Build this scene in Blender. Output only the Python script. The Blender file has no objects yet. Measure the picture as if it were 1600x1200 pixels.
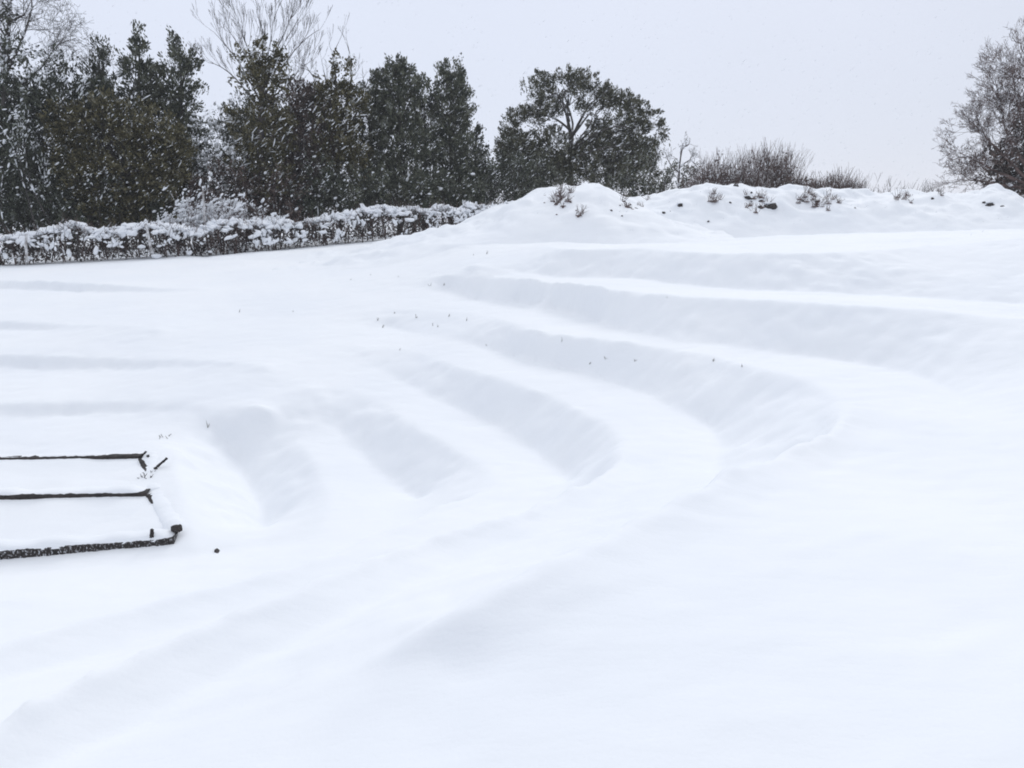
import bpy, math, random
import numpy as np
from math import radians as R

# ------------------------------------------------------------------ camera, sky, sun, exposure
sc = bpy.context.scene
col = sc.collection
PITCH = math.atan(255 / 1200)
cam_d = bpy.data.cameras.new('camera')
cam_d.sensor_width = 36; cam_d.lens = 27.0; cam_d.clip_start = 0.05; cam_d.clip_end = 3000
cam = bpy.data.objects.new('camera', cam_d); col.objects.link(cam)
cam.location = (0, 0, 0); cam.rotation_euler = (math.pi / 2 - PITCH, 0, 0)
sc.camera = cam

SUN_EL, SUN_AZ = 37, 25                        # behind the tall mound (overcast)
w = bpy.data.worlds.new('World'); sc.world = w; w.use_nodes = True
nt = w.node_tree; nt.nodes.clear()
def N(t, **k):
    n = nt.nodes.new(t)
    for a, b in k.items(): setattr(n, a, b)
    return n
L = lambda a, b: nt.links.new(a, b)
out = N('ShaderNodeOutputWorld'); add = N('ShaderNodeAddShader')
bg = N('ShaderNodeBackground'); bgs = N('ShaderNodeBackground')
sky = N('ShaderNodeTexSky', sky_type='NISHITA'); sky.sun_disc = False
sky.sun_elevation = R(SUN_EL); sky.sun_rotation = R(SUN_AZ)
bgs.inputs['Strength'].default_value = 0.05 * 0.15
L(sky.outputs[0], bgs.inputs[0])
# closed cloud deck: luminance rises towards the zenith, brighter where the hidden sun stands
tc = N('ShaderNodeTexCoord'); sep = N('ShaderNodeSeparateXYZ'); L(tc.outputs['Generated'], sep.inputs[0])
ramp = N('ShaderNodeValToRGB')
e = ramp.color_ramp.elements
e[0].position = 0.0; e[0].color = (0.60, 0.638, 0.745, 1)
e[1].position = 1.0; e[1].color = (0.95, 0.98, 1.045, 1)
x = e.new(0.30); x.color = (0.64, 0.68, 0.785, 1)
mx = N('ShaderNodeMath', operation='MAXIMUM'); L(sep.outputs['Z'], mx.inputs[0]); mx.inputs[1].default_value = 0
L(mx.outputs[0], ramp.inputs[0])
dotn = N('ShaderNodeVectorMath', operation='DOT_PRODUCT'); L(tc.outputs['Generated'], dotn.inputs[0])
dotn.inputs[1].default_value = (-0.5, 0.62, 0.6)
mr = N('ShaderNodeMapRange'); mr.inputs[1].default_value = -0.1; mr.inputs[2].default_value = 1.0
mr.inputs[3].default_value = 0.90; mr.inputs[4].default_value = 1.17; L(dotn.outputs['Value'], mr.inputs[0])
nz = N('ShaderNodeTexNoise'); nz.inputs['Scale'].default_value = 1.6; nz.inputs['Detail'].default_value = 3
L(tc.outputs['Generated'], nz.inputs['Vector'])
mr2 = N('ShaderNodeMapRange'); mr2.inputs[1].default_value = 0.3; mr2.inputs[2].default_value = 0.7
mr2.inputs[3].default_value = 0.975; mr2.inputs[4].default_value = 1.025; L(nz.outputs['Fac'], mr2.inputs[0])
mm = N('ShaderNodeMath', operation='MULTIPLY'); L(mr.outputs[0], mm.inputs[0]); L(mr2.outputs[0], mm.inputs[1])
vs = N('ShaderNodeVectorMath', operation='SCALE'); L(ramp.outputs[0], vs.inputs[0]); L(mm.outputs[0], vs.inputs['Scale'])
L(vs.outputs[0], bg.inputs[0]); bg.inputs['Strength'].default_value = 1.0
L(bg.outputs[0], add.inputs[0]); L(bgs.outputs[0], add.inputs[1]); L(add.outputs[0], out.inputs['Surface'])

sd = bpy.data.lights.new('sun', 'SUN'); sd.energy = 0.78; sd.angle = R(20); sd.color = (1.0, 0.98, 0.95)
so = bpy.data.objects.new('sun', sd); col.objects.link(so)
sv = np.array([math.sin(R(SUN_AZ)) * math.cos(R(SUN_EL)), math.cos(R(SUN_AZ)) * math.cos(R(SUN_EL)), math.sin(R(SUN_EL))])
from mathutils import Vector
so.rotation_euler = Vector(sv).to_track_quat('Z', 'Y').to_euler(); so.location = tuple(sv * 60)
sc.cycles.volume_bounces = 2
sc.cycles.filter_width = 1.9
sc.view_settings.view_transform = 'Standard'; sc.view_settings.look = 'None'
sc.view_settings.exposure = 0.02; sc.view_settings.gamma = 1.0

rng = np.random.default_rng(11)
random.seed(11)

# ------------------------------------------------------------------ pixel rays -> points of the place
CP, SP = math.cos(PITCH), math.sin(PITCH)
def ray(u, v):
    cx, cy = (u - 800) / 1200, (600 - v) / 1200
    return np.array([cx, CP + cy * SP, -SP + cy * CP])
def P(u, v, z):
    d = ray(u, v); return d * (z / d[2])
def Q(u, v, D):
    d = ray(u, v); return d * (D / d[1])

# ------------------------------------------------------------------ materials
def material(name, build):
    m = bpy.data.materials.new(name); m.use_nodes = True
    t = m.node_tree; b = t.nodes['Principled BSDF']
    build(t, b); return m
def noise_col(t, scale, stops, detail=4, coord='Object', dist=0.0):
    c = t.nodes.new('ShaderNodeTexCoord'); n = t.nodes.new('ShaderNodeTexNoise')
    n.inputs['Scale'].default_value = scale; n.inputs['Detail'].default_value = detail; n.inputs['Distortion'].default_value = dist
    t.links.new(c.outputs[coord], n.inputs['Vector'])
    r = t.nodes.new('ShaderNodeValToRGB'); el = r.color_ramp.elements
    el[0].position, el[0].color = stops[0][0], (*stops[0][1], 1)
    el[1].position, el[1].color = stops[-1][0], (*stops[-1][1], 1)
    for p, cc in stops[1:-1]:
        q = el.new(p); q.color = (*cc, 1)
    t.links.new(n.outputs['Fac'], r.inputs[0]); return r, n
def m_snow(t, b):
    r, n = noise_col(t, 0.6, [(0.35, (0.83, 0.855, 0.885)), (0.65, (0.86, 0.88, 0.90))], 3)
    t.links.new(r.outputs[0], b.inputs['Base Color'])
    b.inputs['Roughness'].default_value = 0.75; b.inputs['Specular IOR Level'].default_value = 0.15
    c = t.nodes.new('ShaderNodeTexCoord'); mp = t.nodes.new('ShaderNodeMapping')
    mp.inputs['Rotation'].default_value = (0, 0, R(35)); mp.inputs['Scale'].default_value = (1.0, 3.2, 2.0)
    t.links.new(c.outputs['Object'], mp.inputs[0])
    n1 = t.nodes.new('ShaderNodeTexNoise'); n1.inputs['Scale'].default_value = 1.6; n1.inputs['Detail'].default_value = 5
    n1.inputs['Roughness'].default_value = 0.5; t.links.new(mp.outputs[0], n1.inputs['Vector'])
    n2 = t.nodes.new('ShaderNodeTexNoise'); n2.inputs['Scale'].default_value = 60; n2.inputs['Detail'].default_value = 2
    t.links.new(c.outputs['Object'], n2.inputs['Vector'])
    b1 = t.nodes.new('ShaderNodeBump'); b1.inputs['Strength'].default_value = 0.2; b1.inputs['Distance'].default_value = 0.06
    b2 = t.nodes.new('ShaderNodeBump'); b2.inputs['Strength'].default_value = 0.25; b2.inputs['Distance'].default_value = 0.004
    t.links.new(n1.outputs['Fac'], b1.inputs['Height']); t.links.new(n2.outputs['Fac'], b2.inputs['Height'])
    t.links.new(b1.outputs[0], b2.inputs['Normal']); t.links.new(b2.outputs[0], b.inputs['Normal'])
def m_fleck(t, b):
    b.inputs['Base Color'].default_value = (0.82, 0.84, 0.87, 1); b.inputs['Roughness'].default_value = 0.8
    b.inputs['Specular IOR Level'].default_value = 0.1
def leafy(stops, scale=3.2):
    c0, c1, c2 = [np.array(q[1]) for q in stops]
    stops = [(.34, tuple(c0 * .45)), (.44, tuple(c1 * .8)), (.52, tuple(c2 * 1.1)), (.585, tuple(c2 * 1.9 + .02)), (.66, (.36, .375, .37))]  # mottle puts lit clumps and shadowed gaps into the colour; palest stop is frost
    def f(t, b):
        r, n = noise_col(t, scale, stops, 8); n.inputs['Roughness'].default_value = 0.68
        t.links.new(r.outputs[0], b.inputs['Base Color'])
        b.inputs['Roughness'].default_value = 0.6; b.inputs['Specular IOR Level'].default_value = 0.25
    return f
def barky(stops, scale=4):
    def f(t, b):
        r, n = noise_col(t, scale, stops, 6)
        t.links.new(r.outputs[0], b.inputs['Base Color']); b.inputs['Roughness'].default_value = 0.85
        bp = t.nodes.new('ShaderNodeBump'); bp.inputs['Strength'].default_value = 0.5; bp.inputs['Distance'].default_value = 0.02
        t.links.new(n.outputs['Fac'], bp.inputs['Height']); t.links.new(bp.outputs[0], b.inputs['Normal'])
    return f
M = {}
M['snow'] = material('snow', m_snow)
M['fleck'] = material('clinging_snow', m_fleck)
M['dark'] = material('dark_needles', leafy([(0.3, (0.022, 0.030, 0.026)), (0.55, (0.036, 0.045, 0.034)), (0.75, (0.050, 0.056, 0.036))]))
M['green'] = material('grey_green_needles', leafy([(0.3, (0.034, 0.044, 0.036)), (0.55, (0.055, 0.066, 0.050)), (0.75, (0.075, 0.080, 0.052))]))
M['olive'] = material('olive_leaves', leafy([(0.3, (0.032, 0.036, 0.022)), (0.55, (0.055, 0.052, 0.024)), (0.75, (0.078, 0.068, 0.030))]))
M['pine'] = material('pine_needles', leafy([(0.3, (0.030, 0.036, 0.022)), (0.55, (0.050, 0.054, 0.032)), (0.75, (0.072, 0.070, 0.040))]))
M['brownleaf'] = material('withered_leaves', leafy([(0.3, (0.030, 0.026, 0.026)), (0.55, (0.050, 0.041, 0.040)), (0.75, (0.085, 0.060, 0.050))]))
M['hedgeleaf'] = material('hedge_leaves', leafy([(0.3, (0.016, 0.015, 0.018)), (0.55, (0.030, 0.026, 0.027)), (0.75, (0.055, 0.042, 0.036))]))
M['bark'] = material('dark_bark', barky([(0.3, (0.030, 0.026, 0.025)), (0.7, (0.075, 0.064, 0.060))]))
M['twig'] = material('brown_twigs', barky([(0.3, (0.065, 0.043, 0.039)), (0.7, (0.165, 0.112, 0.100))]))
M['greytwig'] = material('grey_twigs', barky([(0.3, (0.055, 0.047, 0.050)), (0.7, (0.125, 0.108, 0.108))]))
M['soil'] = material('frozen_soil', barky([(0.3, (0.018, 0.015, 0.016)), (0.7, (0.055, 0.045, 0.042))], 12))
M['stalk'] = material('dead_stalk', barky([(0.3, (0.09, 0.085, 0.07)), (0.7, (0.17, 0.155, 0.12))], 20))
def m_timber(t, b):
    r, n = noise_col(t, 75, [(0.46, (0.020, 0.017, 0.016)), (0.56, (0.045, 0.036, 0.033)), (0.68, (0.50, 0.52, 0.55))], 5)
    c = t.nodes.new('ShaderNodeTexCoord'); mp = t.nodes.new('ShaderNodeMapping'); mp.inputs['Scale'].default_value = (1, 1, 0.6)
    t.links.new(c.outputs['Object'], mp.inputs[0]); t.links.new(mp.outputs[0], n.inputs['Vector'])
    t.links.new(r.outputs[0], b.inputs['Base Color']); b.inputs['Roughness'].default_value = 0.85
    bp = t.nodes.new('ShaderNodeBump'); bp.inputs['Strength'].default_value = 0.6; bp.inputs['Distance'].default_value = 0.012
    t.links.new(n.outputs['Fac'], bp.inputs['Height']); t.links.new(bp.outputs[0], b.inputs['Normal'])
M['timber'] = material('frosted_timber', m_timber)
M['wetwood'] = material('wet_wood', barky([(0.3, (0.014, 0.012, 0.012)), (0.7, (0.045, 0.036, 0.033))], 14))
M['post'] = material('weathered_post', barky([(0.35, (0.22, 0.20, 0.19)), (0.55, (0.55, 0.55, 0.56)), (0.7, (0.75, 0.76, 0.78))], 9))

# ------------------------------------------------------------------ mesh helpers
class MB:
    def __init__(s): s.v = []; s.q = []; s.t = []; s.n = 0
    def add(s, v, q=None, t=None):
        v = np.asarray(v, float).reshape(-1, 3)
        if q is not None and len(q): s.q.append(np.asarray(q, int).reshape(-1, 4) + s.n)
        if t is not None and len(t): s.t.append(np.asarray(t, int).reshape(-1, 3) + s.n)
        s.v.append(v); s.n += len(v)
    def build(s, name, mat, parent=None, smooth=True, origin=None, extra=None):
        nq, ntri = sum(len(a) for a in s.q), sum(len(a) for a in s.t)
        if extra is not None and extra[0].n:
            e = extra[0]; s.v += e.v; s.q += [a + s.n for a in e.q]; s.t += [a + s.n for a in e.t]; s.n += e.n
        v = np.concatenate(s.v) if s.v else np.zeros((0, 3))
        o0 = np.zeros(3) if origin is None else np.asarray(origin, float)
        v = v - o0
        q = np.concatenate(s.q) if s.q else np.zeros((0, 4), int)
        t = np.concatenate(s.t) if s.t else np.zeros((0, 3), int)
        me = bpy.data.meshes.new(name)
        me.vertices.add(len(v)); me.vertices.foreach_set('co', v.astype(np.float32).ravel())
        loops = np.concatenate([q.ravel(), t.ravel()])
        me.loops.add(len(loops)); me.loops.foreach_set('vertex_index', loops.astype(np.int32))
        tot = np.concatenate([np.full(len(q), 4), np.full(len(t), 3)]); st = np.concatenate([[0], np.cumsum(tot)[:-1]]) if len(tot) else np.zeros(0)
        me.polygons.add(len(tot)); me.polygons.foreach_set('loop_start', st.astype(np.int32))
        try: me.polygons.foreach_set('loop_total', tot.astype(np.int32))
        except Exception: pass
        me.polygons.foreach_set('use_smooth', np.full(len(tot), smooth))
        if extra is not None:
            mi = np.concatenate([np.arange(len(q)) >= nq, np.arange(len(t)) >= ntri]).astype(np.int32)
            me.polygons.foreach_set('material_index', mi)
        me.materials.append(mat)
        if extra is not None: me.materials.append(extra[1])
        me.update(calc_edges=True)
        o = bpy.data.objects.new(name, me); col.objects.link(o)
        if parent is not None: o.parent = parent
        else: o.location = tuple(o0)
        return o
def tag(o, label=None, cat=None, group=None, kind=None):
    if label: o['label'] = label
    if cat: o['category'] = cat
    if group: o['group'] = group
    if kind: o['kind'] = kind
    return o
def thing(name, label, cat, loc, group=None):
    o = bpy.data.objects.new(name, None); o.empty_display_size = 0.2; col.objects.link(o)
    o.location = tuple(loc); return tag(o, label, cat, group)
def part(mb, name, mat, root, smooth=True, snow=None):
    return mb.build(name, mat, root, smooth, np.array(root.location), None if snow is None else (snow, M['fleck']))

def frame(d):
    d = d / np.maximum(np.linalg.norm(d, axis=-1, keepdims=True), 1e-9)
    a = np.where(np.abs(d[:, 2:3]) < 0.9, np.array([[0, 0, 1.0]]), np.array([[1.0, 0, 0]]))
    s = np.cross(d, a); s /= np.linalg.norm(s, axis=1, keepdims=True)
    return d, s, np.cross(s, d)
def tubes(mb, p0, p1, r0, r1, sides=4):
    p0, p1 = np.asarray(p0, float), np.asarray(p1, float)
    if not len(p0): return
    r0 = np.broadcast_to(np.asarray(r0, float), (len(p0),)); r1 = np.broadcast_to(np.asarray(r1, float), (len(p0),))
    d, s, u = frame(p1 - p0); n = len(p0)
    a = np.arange(sides) * 2 * np.pi / sides
    ring = s[:, None, :] * np.cos(a)[None, :, None] + u[:, None, :] * np.sin(a)[None, :, None]
    v = np.concatenate([p0[:, None] + ring * r0[:, None, None], p1[:, None] + ring * r1[:, None, None]], 1)
    k = np.arange(sides); k2 = (k + 1) % sides
    q = np.stack([k, k2, k2 + sides, k + sides], 1)
    q = q[None] + (np.arange(n) * 2 * sides)[:, None, None]
    mb.add(v, q=q)
def leaves(mb, c, d, ln, wd):
    n = len(c); d, s, u = frame(np.asarray(d, float))
    a = rng.uniform(0, 2 * np.pi, n)[:, None]; s = s * np.cos(a) + u * np.sin(a)
    ln = np.broadcast_to(ln, (n,))[:, None]; wd = np.broadcast_to(wd, (n,))[:, None]
    v = np.stack([c - d * ln * .5, c + s * wd * .5 + d * ln * .05, c + d * ln * .5, c - s * wd * .5 + d * ln * .05], 1)
    mb.add(v, q=np.arange(4 * n).reshape(n, 4))
_g = (1 + 5 ** .5) / 2
ICO = np.array([(-1, _g, 0), (1, _g, 0), (-1, -_g, 0), (1, -_g, 0), (0, -1, _g), (0, 1, _g), (0, -1, -_g), (0, 1, -_g), (_g, 0, -1), (_g, 0, 1), (-_g, 0, -1), (-_g, 0, 1)]) / math.sqrt(1 + _g * _g)
ICF = np.array([(0, 11, 5), (0, 5, 1), (0, 1, 7), (0, 7, 10), (0, 10, 11), (1, 5, 9), (5, 11, 4), (11, 10, 2), (10, 7, 6), (7, 1, 8), (3, 9, 4), (3, 4, 2), (3, 2, 6), (3, 6, 8), (3, 8, 9), (4, 9, 5), (2, 4, 11), (6, 2, 10), (8, 6, 7), (9, 8, 1)])
def lumps(mb, c, d, ln, w1, w2=None, jit=0.25):
    """irregular snow lumps: long axis d, half-length ln, half-widths w1 (side) and w2 (up)"""
    n = len(c)
    if not n: return
    d, s, u = frame(np.asarray(d, float))
    ln = np.broadcast_to(ln, (n,)); w1 = np.broadcast_to(w1, (n,)); w2 = w1 if w2 is None else np.broadcast_to(w2, (n,))
    r = 1 + rng.uniform(-jit, jit, (n, 12, 1)); b = ICO[None] * r
    v = c[:, None] + d[:, None] * (b[..., 0:1] * ln[:, None, None]) + s[:, None] * (b[..., 1:2] * w1[:, None, None]) + u[:, None] * (b[..., 2:3] * w2[:, None, None])
    mb.add(v, t=ICF[None] + (np.arange(n) * 12)[:, None, None])
def rdir(n):
    d = rng.normal(size=(n, 3)); return d / np.linalg.norm(d, axis=1, keepdims=True)

# smooth value noise on plan coordinates
def vnoise(x, y, s, seed):
    g = np.random.default_rng(seed).uniform(-1, 1, (257, 257))
    x, y = np.asarray(x) / s, np.asarray(y) / s
    xi, yi = np.floor(x).astype(int), np.floor(y).astype(int); fx, fy = x - xi, y - yi
    fx = fx * fx * fx * (fx * (6 * fx - 15) + 10); fy = fy * fy * fy * (fy * (6 * fy - 15) + 10)
    h = lambda a, b: g[a % 257, b % 257]
    return (h(xi, yi) * (1 - fx) + h(xi + 1, yi) * fx) * (1 - fy) + (h(xi, yi + 1) * (1 - fx) + h(xi + 1, yi + 1) * fx) * fy

# ------------------------------------------------------------------ terrain: terraces surveyed as edge lines, filled between
X0, X1, Y0, Y1, CELL = -14.0, 17.0, -1.0, 27.0, 0.05
NX, NY = int((X1 - X0) / CELL) + 1, int((Y1 - Y0) / CELL) + 1
def catmull(p, step=0.03):
    p = np.asarray(p, float)
    p = np.concatenate([[2 * p[0] - p[1]], p, [2 * p[-1] - p[-2]]])
    o = []
    for i in range(1, len(p) - 2):
        a, b, c, d = p[i - 1], p[i], p[i + 1], p[i + 2]
        n = max(2, int(np.linalg.norm(c - b) / step)); t = np.linspace(0, 1, n, endpoint=False)[:, None]
        o.append(.5 * (2 * b + (c - a) * t + (2 * a - 5 * b + 4 * c - d) * t * t + (3 * b - a - 3 * c + d) * t ** 3))
    o.append(p[-2:-1]); return np.concatenate(o)
curves = []
def C(*pts):
    c = catmull([P(u, v, z) for u, v, z in pts]); k = np.arange(len(c)) * .03     # edges wander a little
    f = np.clip(c[:, 1] / 10, .25, 1.0)
    c[:, 0] += f * (.035 * vnoise(k, k * 0, .55, 101 + len(curves)) + .018 * vnoise(k, k * 0, .17, 151 + len(curves)))
    c[:, 1] += f * (.045 * vnoise(k, k * 0, .45, 201 + len(curves)) + .022 * vnoise(k, k * 0, .15, 251 + len(curves)))
    curves.append(c)
def Cw(*pts): curves.append(catmull(pts))
# riser 1 (top of the terraces, below the level ground of the far bank)
C((690, 386, -.52), (760, 381, -.46), (840, 378, -.43), (880, 387, -.47), (1000, 388, -.47), (1100, 393, -.49), (1250, 396, -.50), (1400, 388, -.44), (1500, 380, -.37), (1600, 371, -.28), (1760, 362, -.2))
C((740, 414, -.78), (840, 429, -.92), (1000, 437, -.95), (1150, 452, -1.02), (1250, 457, -1.03), (1400, 465, -1.08), (1600, 478, -1.14), (1800, 500, -1.2))
# riser 2
C((670, 432, -.99), (770, 435, -.98), (870, 441, -.96), (1000, 457, -.985), (1200, 470, -1.0), (1400, 482, -1.02), (1600, 497, -1.05), (1800, 520, -1.1))
C((690, 452, -1.2), (760, 470, -1.34), (870, 484, -1.39), (1000, 522, -1.48), (1150, 542, -1.5), (1250, 555, -1.55), (1350, 571, -1.59), (1450, 594, -1.61), (1510, 632, -1.63), (1500, 690, -1.64), (1500, 770, -1.64), (1600, 850, -1.62), (1800, 950, -1.5))
# riser 3: far edge, round the right-hand end and back along the near side (drift crest)
near3 = [(1312, 628, -1.55), (1298, 664, -1.54), (1210, 702, -1.53), (1150, 724, -1.52), (1100, 758, -1.52), (1000, 808, -1.52), (900, 864, -1.525), (800, 908, -1.55), (710, 958, -1.62), (640, 1000, -1.70)]
C((580, 485, -1.42), (640, 483, -1.42), (700, 489, -1.44), (760, 495, -1.46), (812, 511, -1.48), (887, 526, -1.50), (1000, 538, -1.52), (1112, 555, -1.53), (1206, 579, -1.54), (1280, 603, -1.55), *near3)
C((600, 512, -1.66), (680, 530, -1.73), (740, 541, -1.79), (800, 554, -1.84), (860, 571, -1.88), (940, 593, -1.93), (1000, 615, -1.97), (1075, 646, -2.04), (1112, 668, -2.08), (1126, 705, -2.11), (1122, 742, -2.12))
# riser 4
near4 = [(968, 690, -2.03), (962, 722, -2.02), (920, 752, -2.0), (800, 797, -1.97), (650, 840, -1.95), (450, 920, -1.95), (250, 1002, -1.96), (0, 1115, -1.98), (-200, 1230, -2.0)]
C((555, 540, -1.76), (622, 543, -1.80), (700, 565, -1.86), (760, 585, -1.90), (830, 608, -1.96), (900, 638, -2.0), (948, 665, -2.03), *near4)
C((560, 560, -1.89), (590, 576, -1.99), (640, 599, -2.11), (700, 629, -2.24), (760, 657, -2.33), (830, 697, -2.41), (875, 735, -2.45), (886, 760, -2.46))
# riser 5
near5 = [(776, 748, -2.40), (762, 768, -2.40), (700, 788, -2.39), (640, 812, -2.38), (500, 866, -2.37), (280, 920, -2.38), (0, 1000, -2.40), (-200, 1065, -2.42)]
C((480, 603, -2.05), (530, 604, -2.08), (575, 617, -2.15), (625, 645, -2.23), (690, 688, -2.33), (750, 724, -2.39), *near5)
C((478, 625, -2.17), (520, 661, -2.40), (560, 701, -2.58), (610, 746, -2.70), (655, 783, -2.76))
# riser 6, the innermost
C((350, 655, -2.28), (420, 665, -2.38), (470, 694, -2.50), (505, 748, -2.60), (513, 795, -2.62), (492, 831, -2.66), (410, 856, -2.76))
C((335, 675, -2.40), (358, 692, -2.55), (382, 738, -2.80), (402, 790, -2.95), (410, 840, -2.98))
# hidden feet of the near-side risers, and the treads just before each crest
CEN = np.array([-3.6, 6.6])
def offs(pts, dist, dz, skip=2):
    w_ = catmull([P(*p) for p in pts])[::6]
    n = CEN[None] - w_[:, :2]; n /= np.linalg.norm(n, axis=1, keepdims=True)
    q = w_.copy(); q[:, :2] += n * dist; q[:, 2] += dz
    return q[int(len(q) * .12):]
for pts, dz, l0, l1, fd, cut in ((near3, -.40, -.10, -.10, .35, 1), (near4, -.36, -.06, -.20, .9, 1), (near5, -.28, -.04, -.12, .7, 1)):
    for dist, h0, h1 in ((.22, dz, dz * fd), (-.11, l0 * .6, l1 * .55), (-.30, l0, l1)):
        q = offs(pts, dist, 0); t = np.linspace(0, 1, len(q)); q[:, 2] += h0 + (h1 - h0) * t; curves.append(catmull(q[:max(3, int(len(q) * cut))]))
# long low drift steps on the left, where the terraces run out
for a, zs in (([(-300, 425), (0, 438), (120, 443), (260, 450), (330, 451)], (-1.22, .16)),
              ([(-300, 492), (0, 502), (120, 508), (250, 513)], (-1.58, .12)),
              ([(-300, 547), (0, 555), (160, 559), (350, 566), (420, 569)], (-1.86, .14)),
              ([(-300, 620), (0, 628), (150, 627), (300, 632), (420, 636)], (-2.17, .13))):
    z0, h = zs; n = len(a)
    curves.append(catmull([P(u, v, z0) for u, v in a]))
    hh = [h * (1 if i < n - 2 else .35 * (n - 1 - i) + .02) for i in range(n)]
    curves.append(catmull([P(u, v, z0) - np.array([0, .04 + .45 * k, k]) for (u, v), k in zip(a, hh)]))
# left-hand swale by the hedge, ground round the timber bed, level ground before the bank, under the camera
C((260, 398, -.93), (320, 401, -.95), (420, 406, -.95), (520, 409, -.93))
C((300, 400, -.98), (330, 406, -1.02), (400, 409, -1.02))
C((-300, 905, -2.80), (0, 893, -2.78), (150, 885, -2.77), (290, 868, -2.76), (345, 862, -2.77))
C((296, 850, -2.70), (286, 795, -2.565), (272, 735, -2.43), (258, 698, -2.39), (0, 700, -2.44), (-300, 705, -2.46))
C((0, 940, -2.62), (150, 915, -2.68), (300, 890, -2.74))
C((800, 349, -.12), (1100, 350, -.1), (1400, 349, -.08), (1700, 349, -.06))
Cw((-1.2, .6, -1.66), (0, .2, -1.66), (1.2, .6, -1.65), (3, 1.5, -1.62))
Cw((1.0, 2.6, -1.64), (2.2, 3.0, -1.63), (3.2, 3.6, -1.61))
Cw((-2.4, 0.4, -1.9), (-4.5, .2, -2.1))

bx = np.array([X0, X1])
def edgeval(t, k, v): return np.interp(t, k, v)
H = np.full((NY, NX), np.nan); S = np.zeros((NY, NX)); K = np.zeros((NY, NX))
xs = X0 + np.arange(NX) * CELL; ys = Y0 + np.arange(NY) * CELL
for c in curves:
    i = np.round((c[:, 0] - X0) / CELL).astype(int); j = np.round((c[:, 1] - Y0) / CELL).astype(int)
    ok = (i > 0) & (i < NX - 1) & (j > 0) & (j < NY - 1)
    np.add.at(S, (j[ok], i[ok]), c[ok, 2]); np.add.at(K, (j[ok], i[ok]), 1)
H[K > 0] = S[K > 0] / K[K > 0]
H[:, 0] = edgeval(ys, [-1, 5, 9, 12, 16, 22, 27], [-2.5, -2.6, -2.4, -1.9, -1.35, -1.05, -.95])
H[:, -1] = edgeval(ys, [-1, 6, 10, 11.5, 13, 18, 27], [-1.45, -1.4, -1.25, -1.0, -.3, -.1, -.05])
H[0, :] = edgeval(xs, [-14, -6, -1, 3, 17], [-2.5, -2.2, -1.7, -1.62, -1.45])
H[-1, :] = edgeval(xs, [-14, -4, 2, 17], [-.95, -.5, -.2, -.05])
def solve(Hc, it):
    """membrane fill by coarse-to-fine relaxation"""
    ny, nx = Hc.shape; known = ~np.isnan(Hc)
    if min(ny, nx) > 24:
        n2y, n2x = (ny + 1) // 2, (nx + 1) // 2
        pad = np.full((n2y * 2, n2x * 2), np.nan); pad[:ny, :nx] = Hc
        bl = pad.reshape(n2y, 2, n2x, 2); m = ~np.isnan(bl); cnt = m.sum((1, 3))
        low = np.where(cnt > 0, np.where(m, bl, 0).sum((1, 3)) / np.maximum(cnt, 1), np.nan)
        low = solve(low, it)
        jj = np.clip((np.arange(ny) - .5) / 2, 0, n2y - 1.001); ii = np.clip((np.arange(nx) - .5) / 2, 0, n2x - 1.001)
        j0 = jj.astype(int); i0 = ii.astype(int); fj = (jj - j0)[:, None]; fi = (ii - i0)[None]
        g = (low[j0][:, i0] * (1 - fi) + low[j0][:, i0 + 1] * fi) * (1 - fj) + (low[j0 + 1][:, i0] * (1 - fi) + low[j0 + 1][:, i0 + 1] * fi) * fj
    else:
        g = np.full(Hc.shape, np.nanmean(Hc))
    g[known] = Hc[known]
    for k in range(it):
        a = g.copy()
        a[1:-1, 1:-1] = .25 * (g[:-2, 1:-1] + g[2:, 1:-1] + g[1:-1, :-2] + g[1:-1, 2:])
        a[known] = Hc[known]; g = a
    return g
Z = solve(H, 160)
def blur(a, sig):
    r = int(3 * sig) + 1; k = np.exp(-.5 * (np.arange(-r, r + 1) / sig) ** 2); k /= k.sum()
    for ax in (0, 1):
        p = np.pad(a, [(r, r) if q == ax else (0, 0) for q in (0, 1)], mode='edge')
        a = sum(k[i] * np.take(p, np.arange(i, i + a.shape[ax]), ax) for i in range(2 * r + 1))
    return a
Zs = blur(Z, .72); Zw = blur(Z, 3.0)
# edges are crisp far off (wind-cut) and rounder close by, where the drift has filled them
wgt = np.clip((ys - 7.5) / 4.0, 0, 1)[:, None]
Z = Zs * (.95 + .05 * wgt) + Zw * (.05 - .05 * wgt)
# grass tussocks and slumped crust roughen the steep faces
gy_, gx_ = np.gradient(blur(Z, 2.0), CELL); STEEP = np.clip((np.hypot(gx_, gy_) - .22) / .35, 0, 1)
QX, QY = np.meshgrid(xs, ys)
Z = Z + STEEP * (.024 * vnoise(QX, QY, .33, 61) + .018 * vnoise(QX * .9 + QY * .4, QY - QX * .4, .16, 62) + .022 * np.maximum(0, vnoise(QX, QY, .21, 63)) + .008 * vnoise(QX, QY, .08, 64))
def ground(x, y):
    x = np.asarray(x, float); y = np.asarray(y, float)
    i = np.clip((x - X0) / CELL, 0, NX - 1.001); j = np.clip((y - Y0) / CELL, 0, NY - 1.001)
    i0 = i.astype(int); j0 = j.astype(int); fi = i - i0; fj = j - j0
    z = (Z[j0, i0] * (1 - fi) + Z[j0, i0 + 1] * fi) * (1 - fj) + (Z[j0 + 1, i0] * (1 - fi) + Z[j0 + 1, i0 + 1] * fi) * fj
    z = z + .022 * vnoise(x * .8 + y * .5, y - x * .4, 1.3, 3) + .010 * vnoise(x * .8 + y * .6, (y * .8 - x * .6) * 2.2, .8, 5)
    return z + .006 * vnoise(x + y * .3, (y - x * .5) * 2.0, .23, 8)
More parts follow.
